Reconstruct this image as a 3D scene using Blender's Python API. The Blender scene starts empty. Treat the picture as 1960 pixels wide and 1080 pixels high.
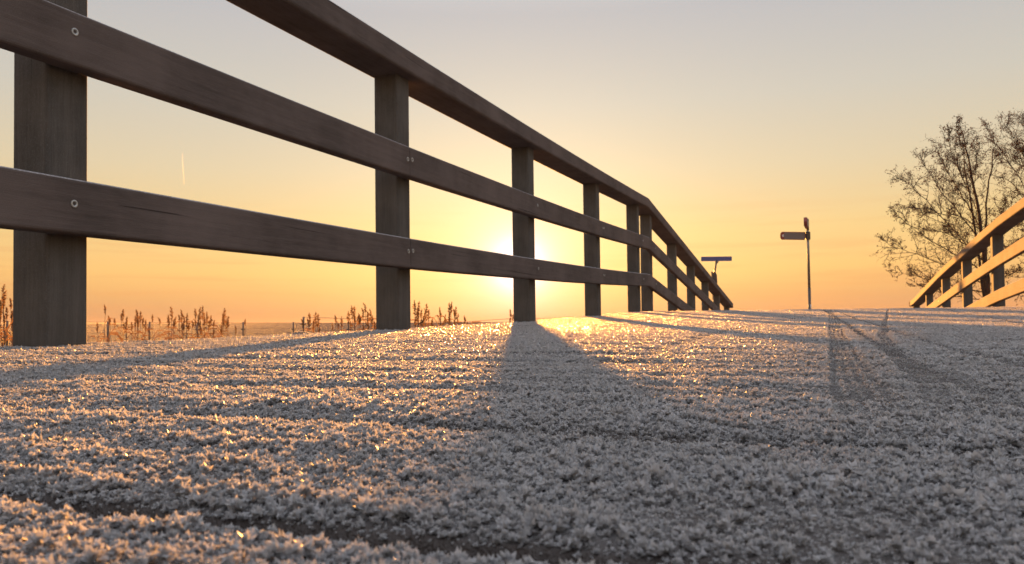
import bpy, math, random
import numpy as np
from mathutils import Vector, Matrix
sc = bpy.context.scene
COL = sc.collection
random.seed(7)
rng = np.random.default_rng(11)
rad = math.radians

# ------------------------------------------------------------------ camera
FPX, CX, CY = 1500.0, 980.0, 577.1            # focal length and principal point in photo pixels (1960 wide)
YAW, PITCH, ROLL, CAMH = rad(20.9), rad(1.6), 0.012, 0.055
Fv = Vector((-math.sin(YAW)*math.cos(PITCH), math.cos(YAW)*math.cos(PITCH), math.sin(PITCH)))
R0 = Vector((math.cos(YAW), math.sin(YAW), 0)); U0 = R0.cross(Fv)
Rv = R0*math.cos(ROLL) - U0*math.sin(ROLL); Uv = U0*math.cos(ROLL) + R0*math.sin(ROLL)
cd = bpy.data.cameras.new('camera'); cam = bpy.data.objects.new('camera', cd); COL.objects.link(cam)
M = Matrix((Rv, Uv, -Fv)).transposed().to_4x4(); M.translation = Vector((0, 0, CAMH)); cam.matrix_world = M
cd.sensor_width = 36; cd.lens = 36*FPX/1960; cd.shift_y = (CY-540)/1960
cd.clip_start = 0.01; cd.clip_end = 30000
cd.dof.use_dof = True; cd.dof.focus_distance = 0.7; cd.dof.aperture_fstop = 32
sc.camera = cam
def ray(x, y): return Fv + Rv*((x-CX)/FPX) - Uv*((y-CY)/FPX)
def at(x, y, d):                               # a point of the world seen at (x, y) of the photo, d metres in front
    return Vector((0, 0, CAMH)) + ray(x, y)*d

# ------------------------------------------------------------------ sky, sun, exposure
SUN = Vector((-0.3478, 0.9347, 0.0738)).normalized()
SUN_EL, SUN_AZ = math.asin(SUN.z), math.atan2(SUN.x, SUN.y)
def lin(c, k=1.0):
    return tuple(k*((v/255/12.92) if v/255 <= .04045 else ((v/255+.055)/1.055)**2.4) for v in c)
class NT:
    def __init__(s, tree): s.t = tree; s.n = tree.nodes; s.l = tree.links; s.n.clear()
    def new(s, typ, **kw):
        nd = s.n.new(typ)
        for k, v in kw.items():
            if k.startswith('_'): setattr(nd, k[1:], v)
            else: s.set(nd, k.replace('__', ' '), v)
        return nd
    def set(s, nd, k, v):
        inp = nd.inputs[int(k[1:])] if k[0] == 'i' and k[1:].isdigit() else nd.inputs[k]
        if isinstance(v, bpy.types.NodeSocket): s.l.new(v, inp)
        elif isinstance(v, bpy.types.Node): s.l.new(v.outputs[0], inp)
        else: inp.default_value = v
    def math(s, op, a, b=0.0, clamp=False):
        nd = s.n.new('ShaderNodeMath'); nd.operation = op; nd.use_clamp = clamp
        s.set(nd, 'i0', a); s.set(nd, 'i1', b); return nd.outputs[0]
    def ramp(s, fac, stops, interp='LINEAR'):
        nd = s.n.new('ShaderNodeValToRGB'); s.set(nd, 'Fac', fac); cr = nd.color_ramp; cr.interpolation = interp
        for i, (p, c) in enumerate(stops):
            e = cr.elements[i] if i < 2 else cr.elements.new(p)
            e.position = p; e.color = (c[0], c[1], c[2], 1) if hasattr(c, '__len__') else (c, c, c, 1)
        return nd.outputs[0]
    def mix(s, fac, a, b, typ='MIX'):
        nd = s.n.new('ShaderNodeMix'); nd.data_type = 'RGBA'; nd.blend_type = typ; nd.clamp_factor = True
        s.set(nd, 'i0', fac)
        for i, v in ((6, a), (7, b)):
            if isinstance(v, (tuple, list)): v = (v[0], v[1], v[2], 1)
            s.set(nd, 'i%d' % i, v)
        return nd.outputs[2]
    def noise(s, vec, scale, detail=4, rough=.55, dist=0):
        nd = s.n.new('ShaderNodeTexNoise'); s.set(nd, 'Vector', vec); nd.inputs['Scale'].default_value = scale
        nd.inputs['Detail'].default_value = detail; nd.inputs['Roughness'].default_value = rough
        nd.inputs['Distortion'].default_value = dist
        return nd.outputs['Fac']
    def mapping(s, vec, scale=(1, 1, 1), rot=(0, 0, 0)):
        nd = s.n.new('ShaderNodeMapping'); s.set(nd, 'Vector', vec)
        nd.inputs['Scale'].default_value = scale; nd.inputs['Rotation'].default_value = rot
        return nd.outputs[0]
    def coord(s, which='Object'):
        return s.n.new('ShaderNodeTexCoord').outputs[which]

w = bpy.data.worlds.new('World'); sc.world = w; w.use_nodes = True
T = NT(w.node_tree)
gen = T.coord('Generated')
sep = T.new('ShaderNodeSeparateXYZ', Vector=gen)
zz = sep.outputs['Z']
zf = T.new('ShaderNodeMapRange', Value=zz); zf.inputs[1].default_value = -.05; zf.inputs[2].default_value = .95
def zp(pix): return (math.sin(math.atan((617-pix)/1500))+.05)
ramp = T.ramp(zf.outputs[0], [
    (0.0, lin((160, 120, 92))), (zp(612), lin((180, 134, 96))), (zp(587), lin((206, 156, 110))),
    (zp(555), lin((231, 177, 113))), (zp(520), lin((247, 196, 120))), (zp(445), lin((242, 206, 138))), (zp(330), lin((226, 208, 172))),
    (zp(200), lin((210, 204, 190))), (zp(20), lin((193, 192, 195))), (.62, lin((240, 242, 250), 1.05)), (1.0, lin((242, 247, 255), 1.22))])  # last two stops lie above the view, brightened to add fill light
dot = T.new('ShaderNodeVectorMath', _operation='DOT_PRODUCT', i0=gen, i1=tuple(SUN)).outputs['Value']
dp = T.math('MAXIMUM', dot, 0.0)
# away from the sun the sky is slightly bluer, kept bright as fill light
back = T.new('ShaderNodeMapRange', Value=dot); back.inputs[1].default_value = -.5; back.inputs[2].default_value = .85
back_tint = T.mix(back.outputs[0], (1.0, 1.0, 1.06), (1, 1, 1))
base = T.mix(1.0, ramp, back_tint, 'MULTIPLY')
# thin streaks of cloud low over the horizon
cl = T.noise(T.mapping(gen, (2.2, 2.2, 46)), 3.0, 5, .55, .3)
clm = T.ramp(cl, [(.50, 0), (.68, 1)])
lowm = T.ramp(zf.outputs[0], [(.05, 0), (.068, 1), (.14, .5), (.22, 0)])
cf = T.math('MULTIPLY', T.math('MULTIPLY', clm, lowm), .55)
base = T.mix(cf, base, lin((226, 160, 104)))
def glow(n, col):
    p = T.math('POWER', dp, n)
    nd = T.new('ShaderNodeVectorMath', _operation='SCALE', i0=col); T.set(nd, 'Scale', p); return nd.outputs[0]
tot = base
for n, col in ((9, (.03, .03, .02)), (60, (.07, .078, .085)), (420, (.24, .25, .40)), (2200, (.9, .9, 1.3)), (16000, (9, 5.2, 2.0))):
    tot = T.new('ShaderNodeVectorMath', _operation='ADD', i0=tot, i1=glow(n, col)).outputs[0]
sky = T.new('ShaderNodeTexSky', _sky_type='NISHITA', _sun_disc=False, _sun_elevation=SUN_EL, _sun_rotation=SUN_AZ,
            _air_density=1.0, _dust_density=2.0, _ozone_density=1.0)
b1 = T.new('ShaderNodeBackground', Color=sky, Strength=.05)
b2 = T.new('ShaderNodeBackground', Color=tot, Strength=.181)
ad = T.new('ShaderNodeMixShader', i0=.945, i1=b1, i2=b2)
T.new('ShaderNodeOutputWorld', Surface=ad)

sl = bpy.data.lights.new('sun', 'SUN'); so = bpy.data.objects.new('sun', sl); COL.objects.link(so)
sl.energy = 5.0; sl.angle = rad(.55); sl.color = (1.0, .405, .075)
so.rotation_euler = SUN.to_track_quat('Z', 'Y').to_euler(); so.location = (-20, 60, 10)

sc.view_settings.view_transform = 'Standard'; sc.view_settings.look = 'None'
sc.view_settings.exposure = 2.4; sc.view_settings.gamma = 1
sc.cycles.use_denoising = True
sc.cycles.max_bounces = 8; sc.cycles.volume_bounces = 0; sc.cycles.transparent_max_bounces = 8
sc.cycles.sample_clamp_indirect = 4; sc.cycles.caustics_reflective = False; sc.cycles.caustics_refractive = False

# ------------------------------------------------------------------ helpers
def mat(name):
    m = bpy.data.materials.new(name); m.use_nodes = True; return m, NT(m.node_tree)
def link(o, parent=None):
    COL.objects.link(o)
    if parent is not None: o.parent = parent
    return o
def tag(o, label=None, cat=None, group=None, kind=None):
    for k, v in (('label', label), ('category', cat), ('group', group), ('kind', kind)):
        if v: o[k] = v
    return o
def empty(name, loc=(0, 0, 0)):
    o = bpy.data.objects.new(name, None); o.location = loc; o.empty_display_size = .2
    return link(o)
def mesh_obj(name, V, Fc, m, parent=None, smooth=False, loc=None):
    """V in world coordinates; stored relative to the parent's (unrotated) location."""
    off = Vector(parent.location) if parent is not None else Vector(loc or (0, 0, 0))
    pp = parent.parent if parent is not None else None
    while pp is not None: off = off + Vector(pp.location); pp = pp.parent
    me = bpy.data.meshes.new(name); me.from_pydata([tuple(Vector(v)-off) for v in V], [], Fc); me.update()
    if smooth: me.polygons.foreach_set('use_smooth', [True]*len(me.polygons))
    for mm in (m if isinstance(m, (list, tuple)) else [m]): me.materials.append(mm)
    o = bpy.data.objects.new(name, me)
    if parent is None: o.location = off
    return link(o, parent)
def big_mesh(name, verts, faces, k, m, parent=None, smooth=False, mi=None):
    """fast mesh from numpy: verts (n,3), faces (f,k)"""
    me = bpy.data.meshes.new(name)
    verts = np.ascontiguousarray(verts, dtype=np.float32); faces = np.ascontiguousarray(faces, dtype=np.int32)
    me.vertices.add(len(verts)); me.vertices.foreach_set('co', verts.ravel())
    me.loops.add(faces.size); me.loops.foreach_set('vertex_index', faces.ravel())
    me.polygons.add(len(faces)); me.polygons.foreach_set('loop_start', np.arange(0, faces.size, k, dtype=np.int32))
    me.polygons.foreach_set('loop_total', np.full(len(faces), k, dtype=np.int32))
    me.update(calc_edges=False)
    me.validate() if len(faces) < 1000 else None
    me.polygons.foreach_set('use_smooth', np.full(len(faces), smooth))
    if mi is not None: me.polygons.foreach_set('material_index', mi)
    for mm in (m if isinstance(m, (list, tuple)) else [m]): me.materials.append(mm)
    me.update()
    return link(bpy.data.objects.new(name, me), parent)

class VN:                                       # tiling 2-D value noise
    def __init__(s, seed): s.t = np.random.default_rng(seed).random((256, 256)).astype(np.float64)
    def __call__(s, x, y):
        xi = np.floor(x).astype(int); yi = np.floor(y).astype(int); fx = x-xi; fy = y-yi
        fx = fx*fx*(3-2*fx); fy = fy*fy*(3-2*fy)
        a = s.t[xi & 255, yi & 255]; b = s.t[(xi+1) & 255, yi & 255]
        c = s.t[xi & 255, (yi+1) & 255]; d = s.t[(xi+1) & 255, (yi+1) & 255]
        return (a*(1-fx)+b*fx)*(1-fy)+(c*(1-fx)+d*fx)*fy - .5
n1, n2, n3, n4, n5 = VN(1), VN(2), VN(3), VN(4), VN(5)

# the deck's long profile: it climbs, then falls away past a crest where the handrail bends
KY, PLK = 7.55, .18
XL, XR = -1.62, 1.93
def prof(Y):
    Y = np.asarray(Y, float)
    Yc = np.minimum(Y, KY)
    up = .0044*Yc + .00206*np.maximum(Yc, 0)**2
    dn = np.where(Y > KY, -.1*(Y-KY), 0)
    t = np.clip(1-np.abs(Y-KY)/.35, 0, 1)
    return up+dn-.010*t*t
# wheel and shoe tracks pressed into the frost, as paths on the deck: (points, half width, strength)
TRACKS = [
    ([(.15, 7.3), (.12, 5.7), (-.086, 4.4), (-.235, 2.53), (-.232, 1.48), (-.208, .88)], .016, .45),
    ([(.16, 7.4), (.20, 5.5), (.215, 3.05), (.20, 1.85), (.19, 1.3), (.20, .90), (.23, .68)], .008, .7),
    ([(1.0, 7.2), (.889, 5.86), (.792, 4.23), (.665, 3.07), (.56, 2.2)], .016, .45),
    ([(.5, 6.3), (.268, 5.6), (.02, 5.3), (-.21, 4.6), (-.5, 3.4)], .016, .4),
    ([(.09, 7.4), (.123, 5.5), (.125, 3.05), (.111, 1.85), (.106, 1.3), (.103, .90), (.109, .68), (.118, .5), (.135, .38)], .010, .8),
]
for q in range(4):                               # tread ribs of a bicycle tyre
    TRACKS.append(([(.09+.015*q, 7.4), (.106+.014*q, 5.5), (.058+.010*q, 2.86), (.040+.009*q, 1.71), (.026+.009*q, .99), (.018+.010*q, .6), (.014+.010*q, .34)], .0040, .72))
for q in range(2):
    TRACKS.append(([(.62, 7.4), (.481, 5.9), (.281+.008*q, 3.58), (.151+.010*q, 2.03), (.092+.010*q, 1.0), (.072+.010*q, .65), (.057+.009*q, .42)], .0054, .75))
TRACKS += []
def track_amount(X, Y):
    out = np.zeros_like(X)
    for pts, hw, st in TRACKS:
        p = sorted(pts, key=lambda q: q[1])
        yy = np.array([q[1] for q in p]); xx = np.array([q[0] for q in p])
        xc = np.interp(Y, yy, xx)
        d = np.abs(X-xc-.012*n5(Y*3+7, Y*0+pts[0][0]*9))
        a = np.clip(1.5-d/hw, 0, 1)*((Y > yy[0]-.02) & (Y < yy[-1]))*np.clip((Y-yy[0])/.25, 0, 1)
        tread = .85+.3*n4(X*90, Y*3)
        out = np.maximum(out, a*st*tread)
    return np.clip(out, 0, 1)
def plank(Y, X):
    q = (Y+.0025*n5(X*3, np.floor(Y/PLK+.5)*3.7))/PLK
    k = np.floor(q); u = q-k                     # u 0..1 across one board
    e = np.minimum(u, 1-u)*PLK                   # distance to the joint, m
    return k, u, e
def relief(X, Y):
    k, u, e = plank(Y, X)
    crown = -.0060*(2*np.abs(u-.5))**9-.0016*track_amount(X, Y)+.00035*np.cos(2*np.pi*u*9+1.5*n4(X*2, k*5))
    gap = -.014*np.clip(1-e/.0048, 0, 1)**.5*(.75+.8*n3(X*9, k*3.3+5))
    cup = .0012*n2(k*7.7+X*.35, k*1.3+X*.2)
    rows = .0015*n1(X*2.6+k*11, Y*46) + .0008*n2(X*7+3, Y*110)
    lump = .0016*n3(X*16, Y*24) + .0010*n4(X*60, Y*75)
    return crown+gap+cup*(u-.5)*2+rows+lump
def frost_cover(X, Y):
    """1 = thick rime, 0 = bare board"""
    k, u, e = plank(Y, X)
    c = .95+.65*n1(X*9+31, Y*14)+.45*n2(X*31, Y*45+9)
    c -= .28*np.clip(1.2-np.abs(e)/.006, 0, 1)*(1+1.2*n4(X*6, k*9.1))
    bare = .9*np.exp(-((X+.05)/.04)**2-((Y-.352)/.010)**2)+.3*np.exp(-((X+.10)/.07)**2-((Y-.172)/.007)**2)+.35*np.exp(-((X+.01)/.04)**2-((Y-.205)/.006)**2)
    return np.clip(c-bare*(.5+1.2*n3(X*80, Y*90)), 0, 1)*(1-.62*track_amount(X, Y))
def zdeck(X, Y, detail=True):
    z = prof(Y)-.004*X
    if detail: z = z+relief(X, Y)
    mound = .013*np.exp(-(((X+1.57)/.022)**2+((Y-2.16)/.03)**2))
    return z+mound

# ------------------------------------------------------------------ materials
def wood_mat(name, c1, c2, axis, frost=.5):
    m, t = mat(name)
    co = t.coord('Object')
    s = {'y': (26, 1.1, 26), 'z': (22, 22, .9)}[axis]
    g = t.noise(t.mapping(co, s), 3.0, 7, .62, .6)
    fine = t.noise(t.mapping(co, tuple(v*5 for v in s)), 4.0, 4, .6)
    blotch = t.noise(co, 3.2, 4, .6)
    crk = t.ramp(t.noise(t.mapping(co, tuple(v*(2.2 if v > 5 else .55) for v in s)), 2.0, 2, .5, .4), [(.27, 1), (.30, 0)])
    col = t.mix(t.ramp(g, [(.25, 0), (.78, 1)]), c1, c2)
    col = t.mix(t.math('MULTIPLY', t.ramp(fine, [(.42, 1), (.58, 0)]), .22), col, tuple(v*.45 for v in c1))
    col = t.mix(t.ramp(blotch, [(.38, 0), (.66, .55)]), col, tuple(v*1.35 for v in c2))
    col = t.mix(t.math('MULTIPLY', crk, .7), col, tuple(v*.25 for v in c1))
    geo = t.new('ShaderNodeNewGeometry')
    up = t.new('ShaderNodeSeparateXYZ', Vector=geo.outputs['Normal']).outputs['Z']
    rim = t.math('MULTIPLY', t.ramp(up, [(.45, 0), (.9, 1)]), t.ramp(t.noise(co, 240, 3, .7), [(.35, .25), (.6, 1)]))
    dust = t.math('MULTIPLY', t.ramp(t.noise(co, 520, 2, .8), [(.52, 0), (.75, 1)]), frost)
    fr = t.math('MAXIMUM', t.math('MULTIPLY', rim, .75), dust)
    col = t.mix(fr, col, (.72, .74, .78))
    bump = t.new('ShaderNodeBump', Strength=.35, Distance=.002, Height=t.math('ADD', g, t.math('MULTIPLY', fine, .6)))
    p = t.new('ShaderNodeBsdfPrincipled', Base__Color=col, Roughness=.8, Normal=bump)
    p.inputs['Specular IOR Level'].default_value = .03
    t.new('ShaderNodeOutputMaterial', Surface=p)
    return m
C1, C2 = (.076, .063, .057), (.142, .115, .106)
WOODY = wood_mat('weathered_rail_wood', C1, C2, 'y', .10)
WOODZ = wood_mat('weathered_post_wood', (.064, .061, .056), (.128, .118, .106), 'z', .12)

def simple(name, col, rough=.5, metal=0.0, var=.25, scale=30, spec=.5):
    m, t = mat(name)
    co = t.coord('Object')
    n = t.noise(co, scale, 5, .6)
    c = t.mix(n, tuple(v*(1-var) for v in col), tuple(min(1, v*(1+var)) for v in col))
    p = t.new('ShaderNodeBsdfPrincipled', Base__Color=c, Roughness=rough, Metallic=metal)
    p.inputs['Specular IOR Level'].default_value = spec
    t.new('ShaderNodeOutputMaterial', Surface=p)
    return m
STEEL = simple('zinc_bolt', (.40, .41, .40), .5, .7, .3, 300)
HOLE = simple('bolt_socket', (.05, .05, .05), .7, .3)
BLUE = simple('blue_sign_enamel', (.075, .085, .24), .4, 0, .1, 8)
POLE = simple('galvanised_pole', (.20, .19, .18), .5, .6, .3, 12)
DARKP = simple('dark_painted_metal', (.055, .05, .05), .5, .2, .3, 12)
PANEL = simple('sign_panel_grey', (.16, .14, .14), .5, 0, .12, 20)
REDP = simple('sign_red_edge', (.22, .03, .025), .5, 0, .1, 20)
WHITEP = simple('white_band_paint', (.62, .60, .57), .5, 0, .12, 20)
FPOST = simple('meadow_post_wood', (.13, .10, .09), .8, 0, .4, 8)
WIRE = simple('fence_wire', (.10, .085, .075), .5, .5, .2, 5)
BARK = simple('bark', (.028, .020, .019), .85, 0, .4, 9, .2)

def leafy(name, col, trans, mixf=.4, var=.35):
    m, t = mat(name)
    co = t.coord('Object'); n = t.noise(co, 2.3, 4, .6)
    c = t.mix(n, tuple(v*(1-var) for v in col), tuple(min(1, v*(1+var)) for v in col))
    d = t.new('ShaderNodeBsdfDiffuse', Color=c); tr = t.new('ShaderNodeBsdfTranslucent', Color=trans+(1,))
    mx = t.new('ShaderNodeMixShader', i0=mixf, i1=d, i2=tr)
    t.new('ShaderNodeOutputMaterial', Surface=mx)
    return m
LEAF = leafy('dry_leaf', (.036, .021, .022), (.07, .028, .018), .15)
PLUME = leafy('reed_plume', (.11, .075, .055), (.26, .15, .08), .35)
STALK = leafy('reed_stalk', (.13, .08, .05), (.25, .13, .06), .3)
WEED = leafy('russet_weed', (.15, .085, .06), (.26, .13, .07), .35)

# rime: pale, translucent, glinting
FROST, t = mat('rime_frost')
geo = t.new('ShaderNodeNewGeometry')
pos = geo.outputs['Position']
nv = t.noise(pos, 90, 3, .6)
fc = t.mix(t.ramp(nv, [(.35, 0), (.65, 1)]), (.64, .65, .67), (.84, .84, .86))
d = t.new('ShaderNodeBsdfDiffuse', Color=fc)
tr = t.new('ShaderNodeBsdfTranslucent', Color=(.86, .84, .82, 1))
gl = t.new('ShaderNodeBsdfGlossy', Color=(.9, .9, .9, 1), Roughness=.3)
mx = t.new('ShaderNodeMixShader', i0=.52, i1=d, i2=tr)
rf = t.new('ShaderNodeBsdfRefraction', Color=(.95, .93, .92, 1), Roughness=.48, IOR=1.12)
mx = t.new('ShaderNodeMixShader', i0=.48, i1=mx, i2=rf)
mx2 = t.new('ShaderNodeMixShader', i0=.04, i1=mx, i2=gl)
t.new('ShaderNodeOutputMaterial', Surface=mx2)

DECK, t = mat('frosted_deck_boards')
att = t.new('ShaderNodeAttribute', _attribute_name='cover').outputs['Fac']
pos = t.new('ShaderNodeNewGeometry').outputs['Position']
gr = t.noise(t.mapping(pos, (2, 60, 2)), 3, 6, .6)
wood = t.mix(gr, (.028, .022, .019), (.070, .052, .042))
n_f = t.noise(pos, 330, 4, .75)
cover = t.math('ADD', t.math('MULTIPLY', att, .9), t.math('MULTIPLY', t.math('SUBTRACT', n_f, .5), 1.1))
cov = t.ramp(cover, [(.25, .02), (.9, .16)])
fcol = t.mix(t.noise(pos, 900, 2, .6), (.55, .57, .60), (.78, .79, .81))
col = t.mix(cov, wood, fcol)
hgt = t.math('ADD', t.math('MULTIPLY', t.noise(pos, 260, 3, .7), 1.0), t.math('MULTIPLY', t.noise(pos, 800, 2, .6), .4))
bump = t.new('ShaderNodeBump', Strength=.9, Distance=.0035, Height=hgt)
d = t.new('ShaderNodeBsdfDiffuse', Color=col, Normal=bump)
g2 = t.new('ShaderNodeBsdfGlossy', Color=(.8, .8, .8, 1), Roughness=.35, Normal=bump)
mx = t.new('ShaderNodeMixShader', i0=.03, i1=d, i2=g2)
t.new('ShaderNodeOutputMaterial', Surface=mx)

GROUND, t = mat('winter_meadow')
pos = t.new('ShaderNodeNewGeometry').outputs['Position']
a = t.noise(pos, .35, 6, .65); b = t.noise(pos, 6, 5, .7)
col = t.mix(t.ramp(a, [(.35, 0), (.65, 1)]), (.070, .062, .052), (.115, .103, .088))
col = t.mix(t.ramp(b, [(.5, 0), (.75, .4)]), col, (.30, .28, .26))
d = t.new('ShaderNodeBsdfDiffuse', Color=col)
t.new('ShaderNodeOutputMaterial', Surface=d)

# ------------------------------------------------------------------ setting: ground, deck, frost, haze
GZ = -1.12
S = 1500
g = mesh_obj('ground', [(-S, -S, GZ), (S, -S, GZ), (S, S, GZ), (-S, S, GZ)], [(0, 1, 2, 3)], GROUND); g['kind'] = 'structure'

# low dike far off on the left, its foot lost in the haze
dv = []
for xpx, hh in ((-700, 2.9), (-200, 2.7), (100, 2.3), (400, 1.7), (700, 1.1), (950, .7), (1250, .4)):
    p = at(xpx, 620, 320); q = at(xpx, 620, 345); dv += [(p.x, p.y, GZ-.1), ((p.x+q.x)/2, (p.y+q.y)/2, hh*.92), (q.x, q.y, GZ-.1)]
df = []
for i in range(6):
    for j in range(2): df.append((3*i+j, 3*i+3+j, 3*i+4+j, 3*i+1+j))
dk = mesh_obj('dike', dv, df, GROUND, None, True); dk['kind'] = 'structure'
def axis_pts(segs):
    out = []
    for a, b, st in segs: out += list(np.arange(a, b-1e-9, st))
    out.append(segs[-1][1]); return np.array(out)
ys = axis_pts([(-1.2, 0, .02), (0, 1.3, .0022), (1.3, 3, .004), (3, 7.9, .008), (7.9, 17.2, .06)])
xs = axis_pts([(XL, -.9, .010), (-.9, .9, .006), (.9, XR, .010)])
Xg, Yg = np.meshgrid(xs, ys)
Zg = zdeck(Xg, Yg)
ny, nx = Xg.shape
idx = np.arange(ny*nx).reshape(ny, nx)
fq = np.stack([idx[:-1, :-1], idx[:-1, 1:], idx[1:, 1:], idx[1:, :-1]], -1).reshape(-1, 4)
V = np.stack([Xg, Yg, Zg], -1).reshape(-1, 3)
# board ends and the underside, so the deck has thickness
lo = V.copy()[np.r_[idx[:, 0], idx[:, -1], idx[0, :], idx[-1, :]]]; lo[:, 2] = prof(lo[:, 1])-.075-.004*lo[:, 0]
nb = len(V); V = np.vstack([V, lo])
L = nb+np.arange(ny); Rr = nb+ny+np.arange(ny); Bk = nb+2*ny+np.arange(nx); Fr = nb+2*ny+nx+np.arange(nx)
side = [np.stack([idx[:-1, 0], idx[1:, 0], L[1:], L[:-1]], -1), np.stack([idx[1:, -1], idx[:-1, -1], Rr[:-1], Rr[1:]], -1),
        np.stack([idx[0, 1:], idx[0, :-1], Bk[:-1], Bk[1:]], -1), np.stack([idx[-1, :-1], idx[-1, 1:], Fr[1:], Fr[:-1]], -1),
        np.stack([L[:-1], L[1:], Rr[1:], Rr[:-1]], -1)]
deck = big_mesh('bridge_deck', V, np.vstack([fq]+side), 4, DECK, smooth=True)
deck['kind'] = 'structure'
cv = np.zeros(len(V), np.float32); cv[:nb] = (frost_cover(Xg, Yg)*np.clip(plank(Yg, Xg)[2]/.012-.2, 0, 1)).ravel()
at_ = deck.data.attributes.new('cover', 'FLOAT', 'POINT'); at_.data.foreach_set('value', cv)
# long timber beams under the boards, resting on the ground at both ends
bv, bf = [], []
for x0 in (XL+.09, -.55, .75, XR-.24):
    for y0, y1 in ((-1.15, KY), (KY, 17.1)):
        i = len(bv)
        for y in (y0, y1):
            for dx, dz in ((0, -.078), (.15, -.078), (.15, -.33), (0, -.33)): bv.append((x0+dx, y, float(prof(y))+dz))
        bf += [(i, i+1, i+5, i+4), (i+1, i+2, i+6, i+5), (i+2, i+3, i+7, i+6), (i+3, i, i+4, i+7), (i+3, i+2, i+1, i), (i+4, i+5, i+6, i+7)]
mesh_obj('deck_beams', bv, bf, WOODY, deck)
# paths that carry on from both ends of the bridge
PATH = simple('path_asphalt', (.16, .15, .145), .9, 0, .3, 5)
ze = float(prof(17.2))-.01
pth = mesh_obj('path', [(XL, 17.2, ze), (XR, 17.2, ze), (XR+.3, 23, GZ+.02), (XL-.2, 23, GZ+.02), (3.5, 60, GZ+.02), (-.5, 60, GZ+.02), (8, 200, GZ+.02), (5, 200, GZ+.02)],
         [(0, 1, 2, 3), (3, 2, 4, 5), (5, 4, 6, 7)], PATH); pth['kind'] = 'structure'
# earth bank that the far end of the bridge lands on
bk = mesh_obj('embankment', [(XL-.5, 16.9, ze-.05), (XR+.5, 16.9, ze-.05), (XR+4, 16.9, GZ-.02), (XL-4, 16.9, GZ-.02), (XL-.5, 17.4, ze-.05), (XR+.5, 17.4, ze-.05), (XR+4, 24, GZ-.02), (XL-4, 24, GZ-.02)],
              [(0, 1, 5, 4), (4, 5, 6, 7), (1, 2, 6, 5), (3, 0, 4, 7), (3, 2, 1, 0)], GROUND); bk['kind'] = 'structure'

# frost crystals: spiky tufts standing on the boards, smaller and denser close to the viewpoint
def seg_dist(X, Y):
    return np.hypot(X-np.clip(X, -.3, .3), Y)
rings = [(0.0, .42, 78000, .0026, 30), (.42, .95, 68000, .0026, 18), (.95, 2.1, 37000, .0031, 11), (2.1, 4.4, 21000, .0033, 5), (4.4, 7.8, 12000, .0040, 4),
         (0.0, .42, 210000, .0014, 6), (.42, .95, 80000, .0015, 4)]          # the last two: fine bloom between the tufts
allV, nsp = [], 0
for r0, r1, dens, size, K in rings:
    x0, x1 = max(XL+.01, -.3-r1*1.08), min(XR-.01, .3+r1*1.08)
    y0, y1 = .012, min(r1*1.08, 7.8)
    sp_ = dens**-.5
    X, Y = np.meshgrid(np.arange(x0, x1, sp_), np.arange(y0, y1, sp_))
    X = (X+(np.arange(X.shape[0]) % 2)[:, None]*sp_*.5).ravel(); Y = Y.ravel()
    X = X+rng.uniform(-.55, .55, len(X))*sp_; Y = Y+rng.uniform(-.55, .55, len(Y))*sp_
    n = len(X)
    r = seg_dist(X, Y)*(1+.16*n1(X*13, Y*13)+.05*rng.standard_normal(n))
    k = (r >= r0) & (r < r1) & (Y > np.abs(X)*.42-.14)
    X, Y = X[k], Y[k]
    cv_ = frost_cover(X, Y)
    k = (rng.random(len(X)) < .08+.92*cv_) | ((size < .002) & (rng.random(len(X)) < .95))
    k &= rng.random(len(X)) > np.clip(1.25-plank(Y, X)[2]/.0050, 0, .93)
    X, Y, cv_ = X[k], Y[k], cv_[k]
    n = len(X)
    Z = zdeck(X, Y)
    kk, uu, ee = plank(Y, X)
    s = size*(.5+.65*cv_)*rng.lognormal(0, .30, n).clip(.4, 1.9)*(1+.4*n2(X*60, Y*60))*(1-.62*track_amount(X, Y))*(1+.4*n1(X*2.6+kk*11, Y*46))*(1-.5*np.clip(1.3-ee/.008, 0, 1))
    X = np.repeat(X, K); Y = np.repeat(Y, K); Z = np.repeat(Z, K); s = np.repeat(s, K); m_ = len(X)
    Z = Z+(.38*s if size > .002 else 0)
    th = rng.uniform(0, 2*np.pi, m_); tilt = np.arccos(rng.uniform(-.25, 1, m_))
    dx, dy, dz = np.sin(tilt)*np.cos(th), np.sin(tilt)*np.sin(th), np.cos(tilt)
    Ln = s*(rng.uniform(.42, .82, m_) if size > .002 else rng.uniform(.5, 1, m_))*(1.0-.10*tilt)
    bx, by = X+rng.normal(0, .12, m_)*s, Y+rng.normal(0, .12, m_)*s
    wd = s*rng.uniform(.15, .30, m_)*(1 if K > 12 else 1.4)
    a0 = rng.uniform(0, 2*np.pi, m_)
    vv = np.empty((m_, 4, 3), np.float32)
    vv[:, 0, 0] = bx+dx*Ln; vv[:, 0, 1] = by+dy*Ln; vv[:, 0, 2] = Z+dz*Ln
    for j in range(3):
        a = a0+j*2.094+rng.normal(0, .25, m_)
        up = .32*Ln
        vv[:, j+1, 0] = bx+np.cos(a)*wd+dx*up*.6; vv[:, j+1, 1] = by+np.sin(a)*wd+dy*up*.6
        vv[:, j+1, 2] = Z+rng.uniform(-.25, .25, m_)*s+dz*up*.5
    allV.append(vv.reshape(-1, 3)); nsp += m_
VV = np.vstack(allV)
b4 = (np.arange(nsp, dtype=np.int32)*4)[:, None]
tris = np.concatenate([b4+np.array([[0, 1, 2]]), b4+np.array([[0, 2, 3]]), b4+np.array([[0, 3, 1]])], 1).reshape(-1, 3)
fro = big_mesh('frost', VV, tris, 3, FROST)
tag(fro, 'white hoar frost crystals covering the wooden bridge deck', 'frost', kind='stuff')
print('frost spikes', nsp)
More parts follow.
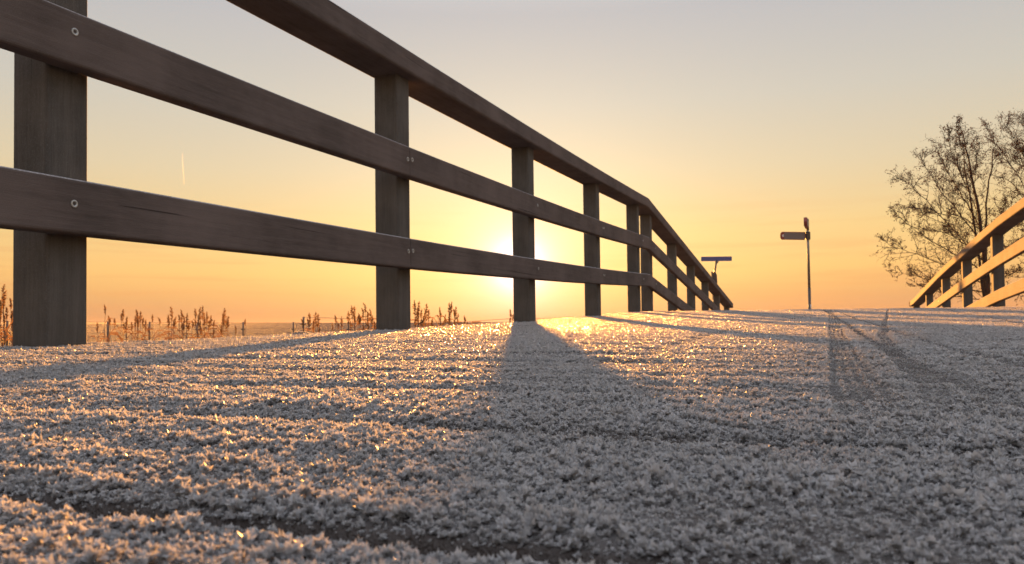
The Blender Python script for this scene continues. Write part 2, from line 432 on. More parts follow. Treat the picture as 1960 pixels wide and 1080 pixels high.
del VV, tris, allV

# ------------------------------------------------------------------ railings
def beam(name, path, w_, h_, m, parent, r=.007, sx=1, closed_ends=True, sag=0):
    """rounded rectangular timber; path = inner-bottom line [(x, y, z)], width grows away from the deck (sx)"""
    prof2 = []
    for cxx, czz, a0 in ((r, r, 180), (w_-r, r, 270), (w_-r, h_-r, 0), (r, h_-r, 90)):
        for q in range(4):
            a = rad(a0+q*30); prof2.append((cxx+r*math.cos(a), czz+r*math.sin(a)))
    n = len(prof2); V, Fs = [], []
    for (x, y, z) in path:
        for (px_, pz_) in prof2: V.append((x-sx*px_, y, z+pz_))
    for i in range(len(path)-1):
        for j in range(n):
            a, b = i*n+j, i*n+(j+1) % n
            q = (a, b, b+n, a+n); Fs.append(q if sx < 0 else q[::-1])
    c0 = list(range(n)); c1 = [(len(path)-1)*n+j for j in range(n)]
    Fs.append(c0 if sx > 0 else c0[::-1]); Fs.append(c1[::-1] if sx > 0 else c1)
    o = mesh_obj(name, V, Fs, m, parent)
    b = o.modifiers.new('w', 'WEIGHTED_NORMAL') if False else None
    return o
def post(xi, y0, z0, z1, parent, sx, a=.104, r=.009):
    """square post, inner face at xi, near face at y0, slightly worn"""
    ring = []
    for cxx, cyy, a0 in ((r, r, 180), (a-r, r, 270), (a-r, a-r, 0), (r, a-r, 90)):
        for q in range(4):
            an = rad(a0+q*30); ring.append((cxx+r*math.cos(an), cyy+r*math.sin(an)))
    n = len(ring); V, Fs = [], []
    lx, ly = random.uniform(-.002, .002), random.uniform(-.002, .002)
    for z, tt in ((z0, 0), (z1, 1)):
        for (px_, py_) in ring: V.append((xi-sx*px_+lx*tt, y0+py_+ly*tt, z))
    for j in range(n):
        q = (j, (j+1) % n, (j+1) % n+n, j+n); Fs.append(q if sx < 0 else q[::-1])
    Fs.append(list(range(n))); Fs.append([n+j for j in range(n)][::-1])
    # seat the mesh on the post's own foot so the grain differs from post to post
    me = bpy.data.meshes.new('post'); off = Vector((xi, y0, z0))
    me.from_pydata([tuple(Vector(v)-off) for v in V], [], Fs); me.update(); me.materials.append(WOODZ)
    o = bpy.data.objects.new('post', me); o.location = off-Vector(parent.location)
    return link(o, parent)
def bolt(x, y, z, sx, rail, r=.0085):
    V, Fs = [], []
    N = 20
    # a dished washer ring with a dark socket in the middle
    for rr, ox in ((r, 0), (r*.96, .0016), (r*.72, .0020), (r*.46, .0010), (r*.42, -.001)):
        for k in range(N):
            a = 2*math.pi*k/N; V.append((x+sx*ox, y+rr*math.cos(a), z+rr*math.sin(a)))
    for i in range(4):
        for k in range(N):
            q = (i*N+k, i*N+(k+1) % N, (i+1)*N+(k+1) % N, (i+1)*N+k); Fs.append(q if sx > 0 else q[::-1])
    Fs.append([4*N+k for k in range(N)])
    o = mesh_obj('bolt', V, Fs, [STEEL, HOLE], rail)
    o.data.polygons[-1].material_index = 1
    return o

OFF = {'low': .246, 'mid': .604, 'top': 1.012}
def railing(label, sx, xi_rail, xi_post, posts, zfun, joints, y_start, y_end, bolts, double=()):
    root = empty('railing', (xi_post, y_start, float(prof(y_start))))
    tag(root, label, 'railing', 'timber railings of the bridge')
    for y in posts:
        zb = float(zdeck(np.array(xi_post), np.array(y+.05), False))-.06
        post(xi_post, y, zb, zfun('top', y)+.004, root, sx)
    def ypts(a, b):
        p = [a]+[q for q in brk if a+.05 < q < b-.05]+[b]; return p
    for kind, hh, ww in (('low', .118, .046), ('mid', .118, .046), ('top', .093, .170)):
        js = [y_start]+joints[kind]+[y_end+(.12 if kind == 'top' else 0)]
        for a, b in zip(js[:-1], js[1:]):
            g_ = .0012
            brk = sorted([KY]+list(np.arange(math.ceil(a), b, 1.0)))
            brk = [q for q in brk if abs(q-KY) > .3 or q == KY]
            path = [(xi_rail, y, zfun(kind, y)) for y in ypts(a+g_, b-g_)]
            o = beam('handrail' if kind == 'top' else 'rail', path, ww, hh, WOODY, root, .008 if kind != 'top' else .012, sx)
            if kind != 'top':
                for y in bolts(a, b, kind):
                    if a < y < b: bolt(xi_rail+sx*.0002, y, zfun(kind, y)+hh*.5+(.014 if y < 2 and kind == 'mid' else .008)+random.uniform(-.004, .004), sx, o)
    return root
def zl(kind, y): return float(prof(y))+OFF[kind] if abs(y-KY) > .36 else float(np.interp(y, [KY-.36, KY, KY+.36], [prof(KY-.36), prof(KY)+.010, prof(KY+.36)]))+OFF[kind]
left_posts = [-.35, 1.187, 2.69, 4.217, 5.74, 7.23, 7.85, 9.41, 10.96, 12.5, 14.07, 15.8]
def bl(a, b, kind):
    out = []
    for y in left_posts:
        c = y+.05
        near = [j for j in (a, b) if abs(j-c) < .09]
        if near: out.append(near[0]+(.018 if near[0] == a else -.018))
        else: out.append(c-.026 if y < 2 else c-.04)
    return out
LR = railing('long brown timber railing left of the deck, dark against the low sun', 1, -1.45, -1.50, left_posts, zl,
        {'low': [2.70, 5.75, 10.98], 'mid': [2.70, 5.75, 10.98], 'top': [-.2, 5.78, 11.0]}, -.45, 16.0, bl)
right_posts = [2.6, 4.32, 6.04, 7.76, 9.475, 11.23, 12.9, 14.63, 16.36]
ZR = {'top': ([0, 4, 6, 7.77, 9.27, 10.67, 12.64, 16.42], [1.0, 1.05, 1.10, 1.107, 1.034, .915, .761, .363], .088),
      'mid': ([0, 4, 6, 7.87, 9.3, 10.8, 14.6, 16.5], [.66, .71, .75, .772, .667, .545, .211, .04], .118),
      'low': ([0, 4, 6, 7.97, 9.4, 10.8, 14.6, 16.5], [.30, .35, .39, .416, .307, .187, -.147, -.318], .118)}
def zr(kind, y):
    yy, zz_, h = ZR[kind]
    # light smoothing of the knots
    return float(np.mean([np.interp(y+d_, yy, zz_) for d_ in (-.5, -.25, 0, .25, .5)]))-h
def br(a, b, kind): return [y+.05 for y in right_posts]
RR = railing('timber railing on the right of the deck, its inner side lit orange by the sun', -1, 1.74, 1.79, right_posts, zr,
        {'low': [9.525], 'mid': [9.525, 12.95], 'top': []}, 2.4, 16.5, br)

# ------------------------------------------------------------------ signs
def tube(V, Fs, pts, radii, n=8, cap=True):
    base = len(V); prev = None
    P = [Vector(p) for p in pts]
    for i, p in enumerate(P):
        d_ = (P[min(i+1, len(P)-1)]-P[max(i-1, 0)]); d_ = d_.normalized() if d_.length > 1e-9 else Vector((0, 0, 1))
        ref = Vector((1, 0, 0)) if abs(d_.x) < .9 else Vector((0, 1, 0))
        u = d_.cross(ref).normalized() if prev is None else (prev-d_*prev.dot(d_)).normalized()
        prev = u; v_ = d_.cross(u)
        for k in range(n):
            a = 2*math.pi*k/n; q = p+(u*math.cos(a)+v_*math.sin(a))*radii[i]; V.append(tuple(q))
    for i in range(len(P)-1):
        for k in range(n):
            a, b = base+i*n+k, base+i*n+(k+1) % n
            Fs.append((a, b, b+n, a+n))
    if cap and n > 3:
        Fs.append([base+k for k in range(n)][::-1]); Fs.append([base+(len(P)-1)*n+k for k in range(n)])
def slab(V, Fs, outline, origin, ux, uz, th):
    """outline [(a, b)] in the plane ux/uz through origin, given thickness th"""
    nrm = ux.cross(uz).normalized(); i0 = len(V); n = len(outline)
    for s_ in (-.5, .5):
        for a, b in outline: V.append(tuple(origin+ux*a+uz*b+nrm*th*s_))
    Fs.append([i0+k for k in range(n)][::-1]); Fs.append([i0+n+k for k in range(n)])
    for k in range(n): Fs.append((i0+k, i0+(k+1) % n, i0+n+(k+1) % n, i0+n+k))
D = 20.0
foot = at(1550, 640, D); foot.z = GZ
top = at(1545.2, 420, D); px2m = D/FPX
fp = empty('fingerpost', tuple(foot))
tag(fp, 'slim pole with two pointed direction arms standing alone beyond the crest', 'signpost')
ax = (top-foot).normalized()
V, Fs = [], []
zs = foot+(at(1549, 551, D)-foot)*1.0
tube(V, Fs, [foot, zs], [.037, .037], 14)
mesh_obj('pole_foot', V, Fs, DARKP, fp, True)
V, Fs = [], []
tube(V, Fs, [zs, at(1545.4, 424, D)], [.034, .030], 14)
mesh_obj('pole', V, Fs, POLE, fp, True)
V, Fs = [], []; tube(V, Fs, [at(1549.6, 583, D-.001), at(1550, 592, D)], [.041, .041], 14); mesh_obj('white_band', V, Fs, WHITEP, fp, True)
rt = Rv.copy(); rt.z = 0; rt.normalize(); uz = Vector((0, 0, 1))
c = at(1541, 452, D)
H2 = .1
def rounded_left(Lg, hh, r_):
    pts = [(0, -hh), (0, hh)]
    for k in range(9):
        a = rad(90+k*22.5); pts.append((-Lg+r_+r_*math.cos(a)*.9, hh*math.sin(a)))
    return pts
ang = rad(12); ux = (rt*math.cos(ang)+Vector((-rt.y, rt.x, 0))*math.sin(ang)).normalized()
V, Fs = [], []; slab(V, Fs, rounded_left(.70, .100, .06), c, ux, (uz+rt*.02).normalized(), .03)
arm = mesh_obj('direction_arm', V, Fs, REDP, fp)
V, Fs = [], []; slab(V, Fs, [(-.02, -.082), (-.02, .082), (-.60, .082), (-.60, -.082)], c, ux, (uz+rt*.02).normalized(), .036)
mesh_obj('arm_panel', V, Fs, PANEL, arm)
# a chevron on the arm's rounded tip and a narrow arm seen almost end-on at the top of the pole
V, Fs = [], []; slab(V, Fs, [(-.635, -.035), (-.615, -.035), (-.615, .035), (-.635, .035), (-.67, 0)], c, ux, uz, .037); mesh_obj('arrow_tip', V, Fs, WHITEP, arm)
V, Fs = [], []
tube(V, Fs, [at(1546.4, 459, D), at(1546, 444, D)], [.062, .062], 12); slab(V, Fs, [(0, -.06), (0, .06), (.09, .075), (.09, -.075)], c, ux, uz, .05)
mesh_obj('arm_clamp', V, Fs, DARKP, fp)
vd = ray(1545, 430); vd.z = 0; vd.normalize(); fw = (vd*math.cos(rad(4))+Vector((vd.y, -vd.x, 0))*math.sin(rad(4))).normalized()
c2 = at(1544.3, 428.5, D-.1)
V, Fs = [], []; slab(V, Fs, [(-.45, -.10), (-.50, 0), (-.45, .11), (.15, .11), (.2, .085), (.2, -.06), (.1, -.12)], c2, fw, uz, .075)
a2 = mesh_obj('direction_arm', V, Fs, REDP, fp)
V, Fs = [], []; slab(V, Fs, [(-.40, -.08), (-.40, .09), (.12, .09), (.12, -.08)], c2, fw, uz, .082); mesh_obj('arm_panel', V, Fs, PANEL, a2)
V, Fs = [], []; tube(V, Fs, [at(1546, 441, D), at(1545.3, 419.5, D)], [.033, .036], 12); mesh_obj('pole_cap', V, Fs, DARKP, fp, True)

D = 22.0
b0 = at(1369, 600, D); b0.z = GZ
sp = empty('street_name_sign', tuple(b0))
tag(sp, 'long thin blue name plate on a post behind the far end of the left railing', 'sign')
V, Fs = [], []; tube(V, Fs, [b0, at(1368.0, 520, D), at(1371.6, 498, D)], [.03, .028, .026], 12); mesh_obj('post', V, Fs, DARKP, sp, True)
p0 = at(1342, 496, D); p1 = at(1400.5, 495.4, D); u1 = (p1-p0); Lp = u1.length; u1.normalize(); u3 = Vector((0, 0, 1))
V, Fs = [], []; slab(V, Fs, [(0, -.063), (Lp, -.063), (Lp, .063), (0, .063)], p0, u1, u3, .03); mesh_obj('name_plate', V, Fs, BLUE, sp)
V, Fs = [], []; slab(V, Fs, [(-.05, 0), (.05, 0), (.03, -.05), (-.03, -.05)], at(1372, 500.5, D), rt, uz, .04); mesh_obj('clamp', V, Fs, DARKP, sp)
V, Fs = [], []
slab(V, Fs, [(-.075, .19), (-.05, .16), (0, .14), (.02, .16), (.05, .10), (.06, -.10), (.045, -.55), (-.05, -.60), (-.06, -.1)], at(1367.6, 533, D), rt, uz, .14)
mesh_obj('sign_box', V, Fs, DARKP, sp)

# ------------------------------------------------------------------ meadow fence
def fence_thing(label, posts_px, d0, wires, mesh_range=None):
    fr = empty('wire_fence', tuple(Vector((at(*posts_px[0][:2], d0).x, at(*posts_px[0][:2], d0).y, GZ))))
    tag(fr, label, 'fence')
    ends = []
    for (x, y, wpx, d_) in posts_px:
        p = at(x, y, d_); hgt_ = p.z-GZ; r_ = wpx*.5*d_/FPX
        V, Fs = [], []; tube(V, Fs, [(p.x, p.y, GZ-.1), (p.x+.01, p.y, p.z-.01), (p.x+.01, p.y, p.z)], [r_, r_, r_*.8], 8)
        o = mesh_obj('post', V, Fs, FPOST, fr, True)
        if wpx < 4.6:
            V, Fs = [], []; tube(V, Fs, [Vector((p.x, p.y, p.z-.42*d_/45))-rt*.13, Vector((p.x, p.y, p.z-.42*d_/45))+rt*.13], [.03, .03], 6); mesh_obj('insulator', V, Fs, DARKP, o)
        ends.append(p)
    V, Fs = [], []
    for dz, rr in wires:
        pl = [Vector((p.x, p.y, p.z-.05+dz)) for p in ends]
        tube(V, Fs, pl, [rr]*len(pl), 4)
    mesh_obj('wire', V, Fs, WIRE, fr)
    if mesh_range:
        V, Fs = [], []
        a, b = ends[0], ends[-1]; n = mesh_range
        for i in range(n):
            q = i/(n-1)
            for j in range(len(ends)-1):
                ta, tb = ends[j], ends[j+1]
                if (ta-a).dot(rt) <= q*(b-a).dot(rt) <= (tb-a).dot(rt)+1e-6:
                    f_ = (q*(b-a).dot(rt)-(ta-a).dot(rt))/max(1e-6, (tb-ta).dot(rt)); p = ta.lerp(tb, f_); break
            tube(V, Fs, [(p.x, p.y, GZ), (p.x, p.y, p.z-.05)], [.0042, .0042], 3, False)
        me_ = mesh_obj('wire_mesh', V, Fs, WIRE, fr)
    return fr
fence_thing('wire mesh fence with thin posts across the meadow behind the reeds', [(-60, 613, 4.5, 45), (14, 614, 4.5, 45), (111, 614.5, 4.5, 45), (207, 615, 4.6, 45), (286.5, 616, 4.0, 45), (378, 616.5, 3.5, 45), (465.5, 616.5, 3.6, 45), (562, 616.5, 3.6, 45), (667.5, 617.5, 3.4, 45), (772, 617.5, 3.2, 46), (878, 616.5, 1.8, 47), (985, 616.5, 1.8, 48), (1090, 616, 1.8, 49)],
            45, [(0, .010), (-.33, .005), (-.62, .006), (-.85, .005)], 640)
fence_thing('single thin wire fence rising to the right behind the middle posts of the railing', [(581, 606.5, 4.4, 33), (880, 616, 1.5, 38), (975, 609.5, 1.5, 36), (1118, 607, 1.5, 36), (1240, 606, 1.5, 36)], 33, [(.03, .009)])

# ------------------------------------------------------------------ reeds and weeds
def reed(V, Fs, PV, PF, LV, LF, tip, ln, lean, seed):
    """one stem up to a drooping plume; tip = world point of the plume's tip"""
    r_ = random.Random(seed)
    base = Vector((tip.x-lean*.9+r_.uniform(-.05, .05), tip.y+r_.uniform(-.1, .1), GZ))
    neck = tip-Vector((lean*.35, 0, ln))
    mid = base.lerp(neck, .5)-rt*lean*.05
    tube(V, Fs, [base, mid, neck], [.0055, .0048, .003], 4, False)
    axis = [neck.lerp(tip, q)+rt*(lean*.22*math.sin(q*math.pi)*-1) for q in (0, .25, .5, .75, 1)]
    tube(V, Fs, axis, [.0024, .0022, .002, .0015, .0008], 3, False)
    side_ = 1 if lean >= 0 else -1
    for k in range(60):
        q = (k+r_.random())/60
        i = min(3, int(q*4)); p = axis[i].lerp(axis[i+1], q*4-i)
        L_ = ln*.30*(math.sin(math.pi*(.10+.86*q))**.7)*r_.uniform(.5, 1.1)*(1-.35*q)
        a = r_.uniform(0, 6.28)
        out = (rt*math.cos(a)+Vector((-rt.y, rt.x, 0))*math.sin(a)*.6 + rt*side_*.45)
        dirv = (out*.5+Vector((0, 0, 1))*r_.uniform(.25, .95)).normalized()
        e = p+dirv*L_-Vector((0, 0, L_*.12)); m1 = p.lerp(e, .55)+Vector((0, 0, L_*.08))
        wv = Vector((r_.uniform(-1, 1), r_.uniform(-1, 1), r_.uniform(-1, 1))).normalized()*.0105
        j = len(PV); PV += [tuple(p), tuple(m1+wv), tuple(e), tuple(m1-wv)]; PF.append((j, j+1, j+2, j+3))
    for k in range(r_.randint(2, 4)):                     # long blade leaves
        q = r_.uniform(.35, .92); p = base.lerp(neck, q); s_ = r_.choice((-1, 1))
        L_ = r_.uniform(.14, .30); wv = Vector((0, 0, 1))*.007
        pts = [p, p+rt*s_*L_*.35+uz*L_*.5, p+rt*s_*L_*.75+uz*L_*.52, p+rt*s_*L_*1.0+uz*L_*r_.uniform(.0, .4)]
        j = len(LV)
        for i, pt in enumerate(pts):
            ww = (1, 1.1, .7, .1)[i]; LV += [tuple(pt-wv*ww), tuple(pt+wv*ww)]
        for i in range(3): LF.append((j+2*i, j+2*i+2, j+2*i+3, j+2*i+1))
CL = [  # label, distance, [(tip x, tip y, plume px, lean px)]
    ('tall reed clump at the left edge of the view, left of the nearest thick post', 8.5, [(8, 545, 40, 5), (19, 571, 22, -8), (2, 575, 34, 4), (-9, 560, 38, 6), (12, 588, 24, -4), (22, 596, 20, -5), (-20, 552, 40, 3)]),
    ('lone reed with a leaning plume directly right of the nearest thick post', 12, [(199, 583, 20, -9)]),
    ('low reeds with three faint plumes beside the leftmost thin meadow post', 13, [(185, 617, 20, -6), (211, 609, 15, 2), (219, 609, 18, -4)]),
    ('pair of upright reed plumes left of the second thin meadow post', 12, [(236, 592, 24, 4), (232, 600, 16, -2), (243, 606, 16, 3)]),
    ('dense reed tuft just left of the second thin meadow post', 12, [(261, 592, 26, -5), (269, 596, 24, 2), (259, 605, 22, -3), (279, 612, 22, 3), (274, 608, 20, 2)]),
    ('single narrow reed plume at the right side of the second thin meadow post', 13, [(292, 602, 16, 2)]),
    ('reed clump with one tall dark plume and a drooping one to its left', 12, [(327, 587, 30, -6), (302, 608, 14, -12), (320, 608, 20, -10), (337, 606, 20, 8), (333, 612, 18, 3)]),
    ('spreading reed clump with a tail that droops to the right', 12, [(346, 593, 22, -8), (358, 600, 22, 2), (351, 604, 18, -5), (341, 602, 14, -8), (370, 610, 16, -13), (362, 617, 18, 4)]),
    ('tallest feathery reed clump in the middle of the left reeds', 12, [(383, 588, 26, 2), (388, 586, 28, 2), (373, 591, 20, -6), (396, 597, 28, 2), (404, 604, 22, 2), (411, 613, 14, 7), (379, 604, 24, -5), (392, 610, 24, 4)]),
    ('stout dark reed clump left of the third thin meadow post', 12, [(430, 590, 32, 4), (438, 606, 22, 7), (427, 600, 26, -3), (433, 610, 26, 2), (450, 625, 16, -5)]),
    ('slim reed beside the third thin meadow post', 13, [(469.5, 611, 14, 2)]),
    ('two upright reeds beside the tilted meadow post, left of the second thick post', 11.5, [(592, 599, 28, -3), (604, 597, 32, 1), (609, 601, 28, 2), (588, 609, 16, -6), (576, 611, 18, -12)]),
    ('small pair of thin reeds between the two reed groups left of the second thick post', 12, [(641, 603, 20, -6), (654, 606, 22, 2), (636, 618, 16, -2)]),
    ('reed clump with a nodding head nearest the left side of the second thick post', 11.5, [(667, 596, 26, -2), (673, 585, 26, -5), (678, 586, 28, 1), (686, 600, 22, -9), (692, 590, 18, -10), (695, 580, 20, -13), (708, 592, 26, -5), (703, 602, 24, -4), (713, 604, 22, 3)]),
    ('reed pair touching the right side of the second thick post', 11, [(793.5, 575, 30, -1), (802.5, 577, 26, 6), (798, 592, 26, -3)]),
    ('tall drooping reed right of the second thick post', 11, [(817, 581, 34, 7), (821, 593, 22, 3), (807, 611, 14, 5), (812, 605, 28, 8)]),
    ('single short reed with bare lower stem in the gap right of the second thick post', 11.5, [(841.5, 588, 16, -2), (837, 603, 7, -5), (845, 600, 9, 4)]),
    ('twin plumed reed halfway between the second and third thick posts', 11, [(860, 580, 26, -2), (864.5, 578, 22, 5), (873, 587, 26, 5), (853, 602, 18, 5), (868, 592, 18, -6)]),
    ('short curled reed close to the thinnest meadow post', 11.5, [(888, 604, 18, -6), (895, 616, 10, 4)]),
    ('small reed at the left edge of the third thick post, under the sun', 11.5, [(976, 592, 22, -4), (982, 602, 14, 2)]),
]
for ci, (lb, dd, stems) in enumerate(CL):
    P0 = at(stems[0][0], stems[0][1], dd)
    root = empty('reed_clump', (P0.x, P0.y, GZ)); tag(root, lb, 'reeds', 'reeds along the ditch left of the bridge')
    def one(x, y, d_, ln, le, sd):
        V, Fs, PV, PF = [], [], [], []
        reed(V, Fs, PV, PF, V, Fs, at(x, y, d_), ln, le, sd)
        st_ = mesh_obj('stem', V, Fs, STALK, root); mesh_obj('plume', PV, PF, PLUME, st_)
    for si, (x, y, pl, le) in enumerate(stems):
        d_ = dd+random.uniform(-.35, .35)
        one(x, y, d_, pl*d_/FPX, le*d_/FPX, ci*31+si)
        if y < 606:                       # a thinner, shorter neighbour
            one(x+random.uniform(-8, 8), y+random.uniform(12, 26), d_+.2, pl*.75*d_/FPX, le*d_/FPX, ci*57+si)
# low russet weeds and dry grass along the ditch: nobody could count them
n = 5200
xx = rng.uniform(-40, 760, n); dd = rng.uniform(10.5, 15, n)
P = np.array([tuple(at(float(a), 640, float(b))) for a, b in zip(xx, dd)])
h = rng.uniform(.35, .85, n)*(.62+.9*np.clip(n1(xx/28, xx*0)+.25, 0, 1))
hmax = np.where(xx > 480, .86, 1.1); h = np.minimum(h, hmax)
th = rng.uniform(0, 6.28, n); wv = rng.uniform(.003, .010, n); ln_ = rng.normal(0, .10, (n, 2))
vv = np.empty((n, 4, 3)); bz = GZ
vv[:, 0] = np.stack([P[:, 0], P[:, 1], np.full(n, bz)], 1)
vv[:, 1] = np.stack([P[:, 0]+np.cos(th)*wv+ln_[:, 0]*.4, P[:, 1]+np.sin(th)*wv+ln_[:, 1]*.4, bz+h*.55], 1)
vv[:, 2] = np.stack([P[:, 0]+ln_[:, 0], P[:, 1]+ln_[:, 1], bz+h], 1)
vv[:, 3] = np.stack([P[:, 0]-np.cos(th)*wv+ln_[:, 0]*.4, P[:, 1]-np.sin(th)*wv+ln_[:, 1]*.4, bz+h*.55], 1)
wd_ = big_mesh('dry_grass', vv.reshape(-1, 3), np.arange(4*n).reshape(n, 4), 4, WEED)
tag(wd_, 'low russet weeds and dry grass between the reeds beside the deck edge', 'dry grass', kind='stuff')

# ------------------------------------------------------------------ trees
def polyline(pts, n):
    """smooth resample through points (Catmull-Rom)"""
    P = [Vector(p) for p in pts]; P = [P[0]*2-P[1]]+P+[P[-1]*2-P[-2]]; out = []
    m_ = len(P)-3
    for i in range(n+1):
        q = i/n*m_; k = min(int(q), m_-1); f_ = q-k; a, b, c_, d_ = P[k:k+4]
        out.append(.5*((2*b)+(c_-a)*f_+(2*a-5*b+4*c_-d_)*f_*f_+(3*b-a-3*c_+d_)*f_**3))
    return out
def grow_tree(name, label, D, limbs, foot_px, seed, twig_scale=1.0, xmax=2120):
    r_ = random.Random(seed)
    ft = at(foot_px, 600, D); ft.z = GZ
    root = empty(name, tuple(ft)); tag(root, label, 'tree', 'bare trees behind the right railing')
    TV, TF, BV, BF, LVv, LFf = [], [], [], [], [], []
    perp = Vector((-rt.y, rt.x, 0))
    def leafs(p, dirv, cnt, sp_):
        for _ in range(cnt):
            c_ = p+Vector((r_.gauss(0, sp_), r_.gauss(0, sp_), r_.gauss(0, sp_)))
            a = Vector((r_.uniform(-1, 1), r_.uniform(-1, 1), r_.uniform(-1, .6))).normalized()
            b = a.cross(Vector((r_.uniform(-1, 1), r_.uniform(-1, 1), r_.uniform(-1, 1)))).normalized()
            L_ = r_.uniform(.035, .085); W_ = L_*r_.uniform(.25, .5)
            j = len(LVv); LVv.extend([tuple(c_), tuple(c_+a*L_*.5+b*W_*.5), tuple(c_+a*L_+b*W_*.2), tuple(c_+a*L_*.45-b*W_*.5)]); LFf.append((j, j+1, j+2, j+3))
    def twig(p, d_, L_, rad_, lvl):
        n = 5; pts = [p]; d_ = d_.normalized()
        for i in range(n):
            d_ = (d_+Vector((r_.gauss(0, .16), r_.gauss(0, .16), r_.gauss(.03, .15)))).normalized()
            pts.append(pts[-1]+d_*L_/n)
        tube(BV, BF, pts, [rad_*(1-.75*i/n) for i in range(n+1)], 3, False)
        if lvl > 0:
            for i in range(1, n+1):
                if r_.random() < .76:
                    s_ = Vector((r_.gauss(0, 1), r_.gauss(0, 1), r_.gauss(.1, .8))).normalized()
                    twig(pts[i], d_*.7+s_*.8, L_*r_.uniform(.35, .62), rad_*.7, lvl-1)
        else:
            for i in range(2, n+1):
                if r_.random() < .44: leafs(pts[i], d_, r_.randint(1, 2), .03)
    for (kind, pts_px, r0, r1) in limbs:
        dz = [0]; spread = r_.uniform(-1.6, 1.6) if kind != 'trunk' else r_.uniform(-.2, .2)
        m_ = len(pts_px); P3 = []
        for i, (x, y) in enumerate(pts_px):
            p = at(x, y, D+spread*(i/max(1, m_-1)))
            P3.append(p)
        if kind == 'trunk': P3[0] = Vector((P3[0].x, P3[0].y, GZ))
        S_ = polyline(P3, 14) if kind == 'trunk' else polyline(P3, 15)[:15]
        S_ = [p+Vector((r_.gauss(0, .02), r_.gauss(0, .02), r_.gauss(0, .02))) if 0 < i < 14 else p for i, p in enumerate(S_)]
        radii = [r0+(r1-r0)*(i/14)**.8 for i in range(15)]
        if kind == 'trunk': tube(TV, TF, S_, radii, 8)
        else: tube(BV, BF, S_, radii, 5, False)
        ln = sum((S_[i+1]-S_[i]).length for i in range(14))
        st = 4 if kind == 'trunk' else 2
        for i in range(st, 15):
            for _ in range((2 if i % 3 else 1) if kind != 'trunk' else 1):
                d_ = (S_[min(i+1, 14)]-S_[i-1]).normalized()
                s_ = (rt*r_.uniform(-1, 1)+perp*r_.uniform(-1, 1)+uz*r_.uniform(-.3, .9)).normalized()
                Lb = twig_scale*(.26+.82*(1-i/15))*r_.uniform(.6, 1.15)*min(1.3, ln*.3)
                twig(S_[i], d_*.75+s_*.75, Lb, .012, 2 if Lb > .32 else 1)
    mesh_obj('trunk', TV, TF, BARK, root, True)
    mesh_obj('branches', BV, BF, BARK, root)
    mesh_obj('leaves', LVv, LFf, LEAF, root)
    print(name, len(BF), len(LFf))
    return root
T1 = [('trunk', [(1894, 640), (1890, 560), (1884, 480), (1872, 410), (1862, 350), (1850, 290), (1836, 240), (1824, 236)], .10, .012),
      ('trunk', [(1896, 640), (1888, 590), (1880, 560), (1868, 450), (1858, 380), (1848, 330), (1845, 290)], .07, .012),
      ('trunk', [(1898, 640), (1892, 540), (1885, 460), (1890, 380), (1896, 320), (1905, 280)], .06, .012),
      ('b', [(1886, 505), (1858, 478), (1815, 430), (1772, 385), (1740, 352), (1722, 343)], .028, .006),
      ('b', [(1886, 520), (1850, 500), (1800, 472), (1755, 440), (1725, 420), (1714, 406)], .026, .006),
      ('b', [(1886, 545), (1840, 520), (1790, 500), (1740, 482), (1706, 470), (1686, 457)], .024, .005),
      ('b', [(1888, 560), (1845, 552), (1795, 540), (1750, 528), (1705, 520)], .022, .005),
      ('b', [(1888, 575), (1850, 570), (1810, 562), (1770, 548), (1735, 545)], .018, .005),
      ('b', [(1880, 470), (1850, 425), (1815, 385), (1790, 350), (1768, 310), (1776, 292)], .026, .006),
      ('b', [(1872, 430), (1845, 380), (1820, 340), (1805, 312), (1795, 290)], .022, .005),
      ('b', [(1868, 400), (1848, 350), (1828, 310), (1815, 270), (1822, 250)], .018, .005),
      ('b', [(1862, 372), (1866, 330), (1872, 290), (1870, 262)], .018, .005),
      ('b', [(1880, 480), (1905, 440), (1925, 400), (1950, 370)], .022, .006),
      ('b', [(1886, 520), (1920, 490), (1950, 470), (1990, 455)], .024, .006),
      ('b', [(1888, 550), (1925, 530), (1960, 520), (2000, 530)], .022, .005),
      ('b', [(1890, 570), (1920, 560), (1950, 565), (1985, 580)], .020, .005),
      ('b', [(1876, 440), (1840, 415), (1800, 410), (1765, 405), (1735, 395)], .020, .005),
      ('b', [(1884, 500), (1850, 470), (1820, 450), (1780, 440), (1745, 452)], .020, .005),
      ('b', [(1850, 300), (1838, 275), (1834, 250), (1830, 236)], .012, .004)]
T1[0][1].pop()
grow_tree('bare_tree', 'nearly bare tree whose wide crown reaches left behind the right railing', 26, T1, 1894, 5)
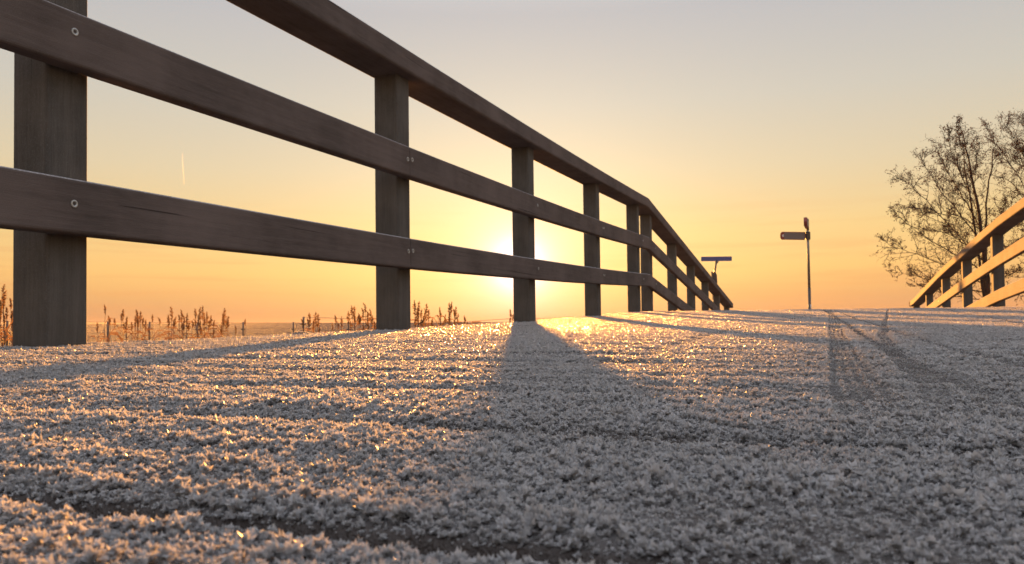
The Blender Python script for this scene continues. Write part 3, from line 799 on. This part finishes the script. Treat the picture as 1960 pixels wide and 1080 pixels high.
T2 = [('trunk', [(2040, 640), (2030, 520), (2015, 430), (2005, 350), (1995, 280), (1985, 225)], .10, .012),
      ('b', [(2030, 500), (1995, 440), (1965, 390), (1935, 350), (1905, 335)], .026, .006),
      ('b', [(2022, 460), (1985, 400), (1955, 345), (1925, 300), (1900, 268), (1890, 248)], .026, .006),
      ('b', [(2012, 420), (1985, 350), (1960, 300), (1940, 262), (1922, 235)], .024, .006),
      ('b', [(2005, 370), (1985, 310), (1968, 265), (1958, 240), (1957, 226)], .022, .006),
      ('b', [(2006, 390), (1970, 330), (1945, 310), (1920, 296), (1908, 300)], .022, .006),
      ('b', [(2024, 470), (1990, 440), (1960, 430), (1930, 420), (1905, 425)], .022, .006),
      ('b', [(2032, 540), (1990, 500), (1960, 480), (1925, 472)], .022, .006),
      ('b', [(2015, 430), (2040, 360), (2060, 310), (2070, 260)], .022, .006),
      ('b', [(2000, 330), (1975, 300), (1950, 285), (1935, 275)], .018, .005)]
grow_tree('bare_tree', 'taller leafier tree cut by the right edge of the view, beyond the wide crowned tree', 29, T2, 2040, 19, 1.15)

# ------------------------------------------------------------------ contrail
CTM, t = mat('ice_cloud')
co = t.coord('Object')
al = t.ramp(t.noise(co, .004, 3, .6), [(.2, .04), (.7, .15)])
mx = t.new('ShaderNodeMixShader', i0=al, i1=t.new('ShaderNodeBsdfTransparent'), i2=t.new('ShaderNodeBsdfTranslucent', Color=(.95, .92, .9, 1)))
t.new('ShaderNodeOutputMaterial', Surface=mx)
V, Fs = [], []
tube(V, Fs, [at(349.0, 293, 9000), at(349.6, 312, 9000), at(351.4, 335, 8900), at(352.2, 352, 8800)], [1.0, 3.2, 3.6, 4.2], 8)
ct = mesh_obj('contrail', V, Fs, CTM, None, True, tuple(at(350, 320, 9000)))
tag(ct, 'short faint white vapour trail high in the sky between the rails', 'contrail')

# ------------------------------------------------------------------ haze
HZ, t = mat('cold_haze')
pv = t.new('ShaderNodeVolumePrincipled', Color=(.55, .46, .40, 1), Density=.0005, Anisotropy=.1)
t.new('ShaderNodeOutputMaterial', Volume=pv)
x0, z0, z1 = S+10, GZ-1.0, 8.5
hb = mesh_obj('haze', [(-x0, -x0, z0), (x0, -x0, z0), (x0, x0, z0), (-x0, x0, z0), (-x0, -x0, z1), (x0, -x0, z1), (x0, x0, z1), (-x0, x0, z1)],
              [(3, 2, 1, 0), (4, 5, 6, 7), (0, 1, 5, 4), (1, 2, 6, 5), (2, 3, 7, 6), (3, 0, 4, 7)], HZ)
tag(hb, 'thin golden morning haze over the meadow', 'haze', kind='stuff')
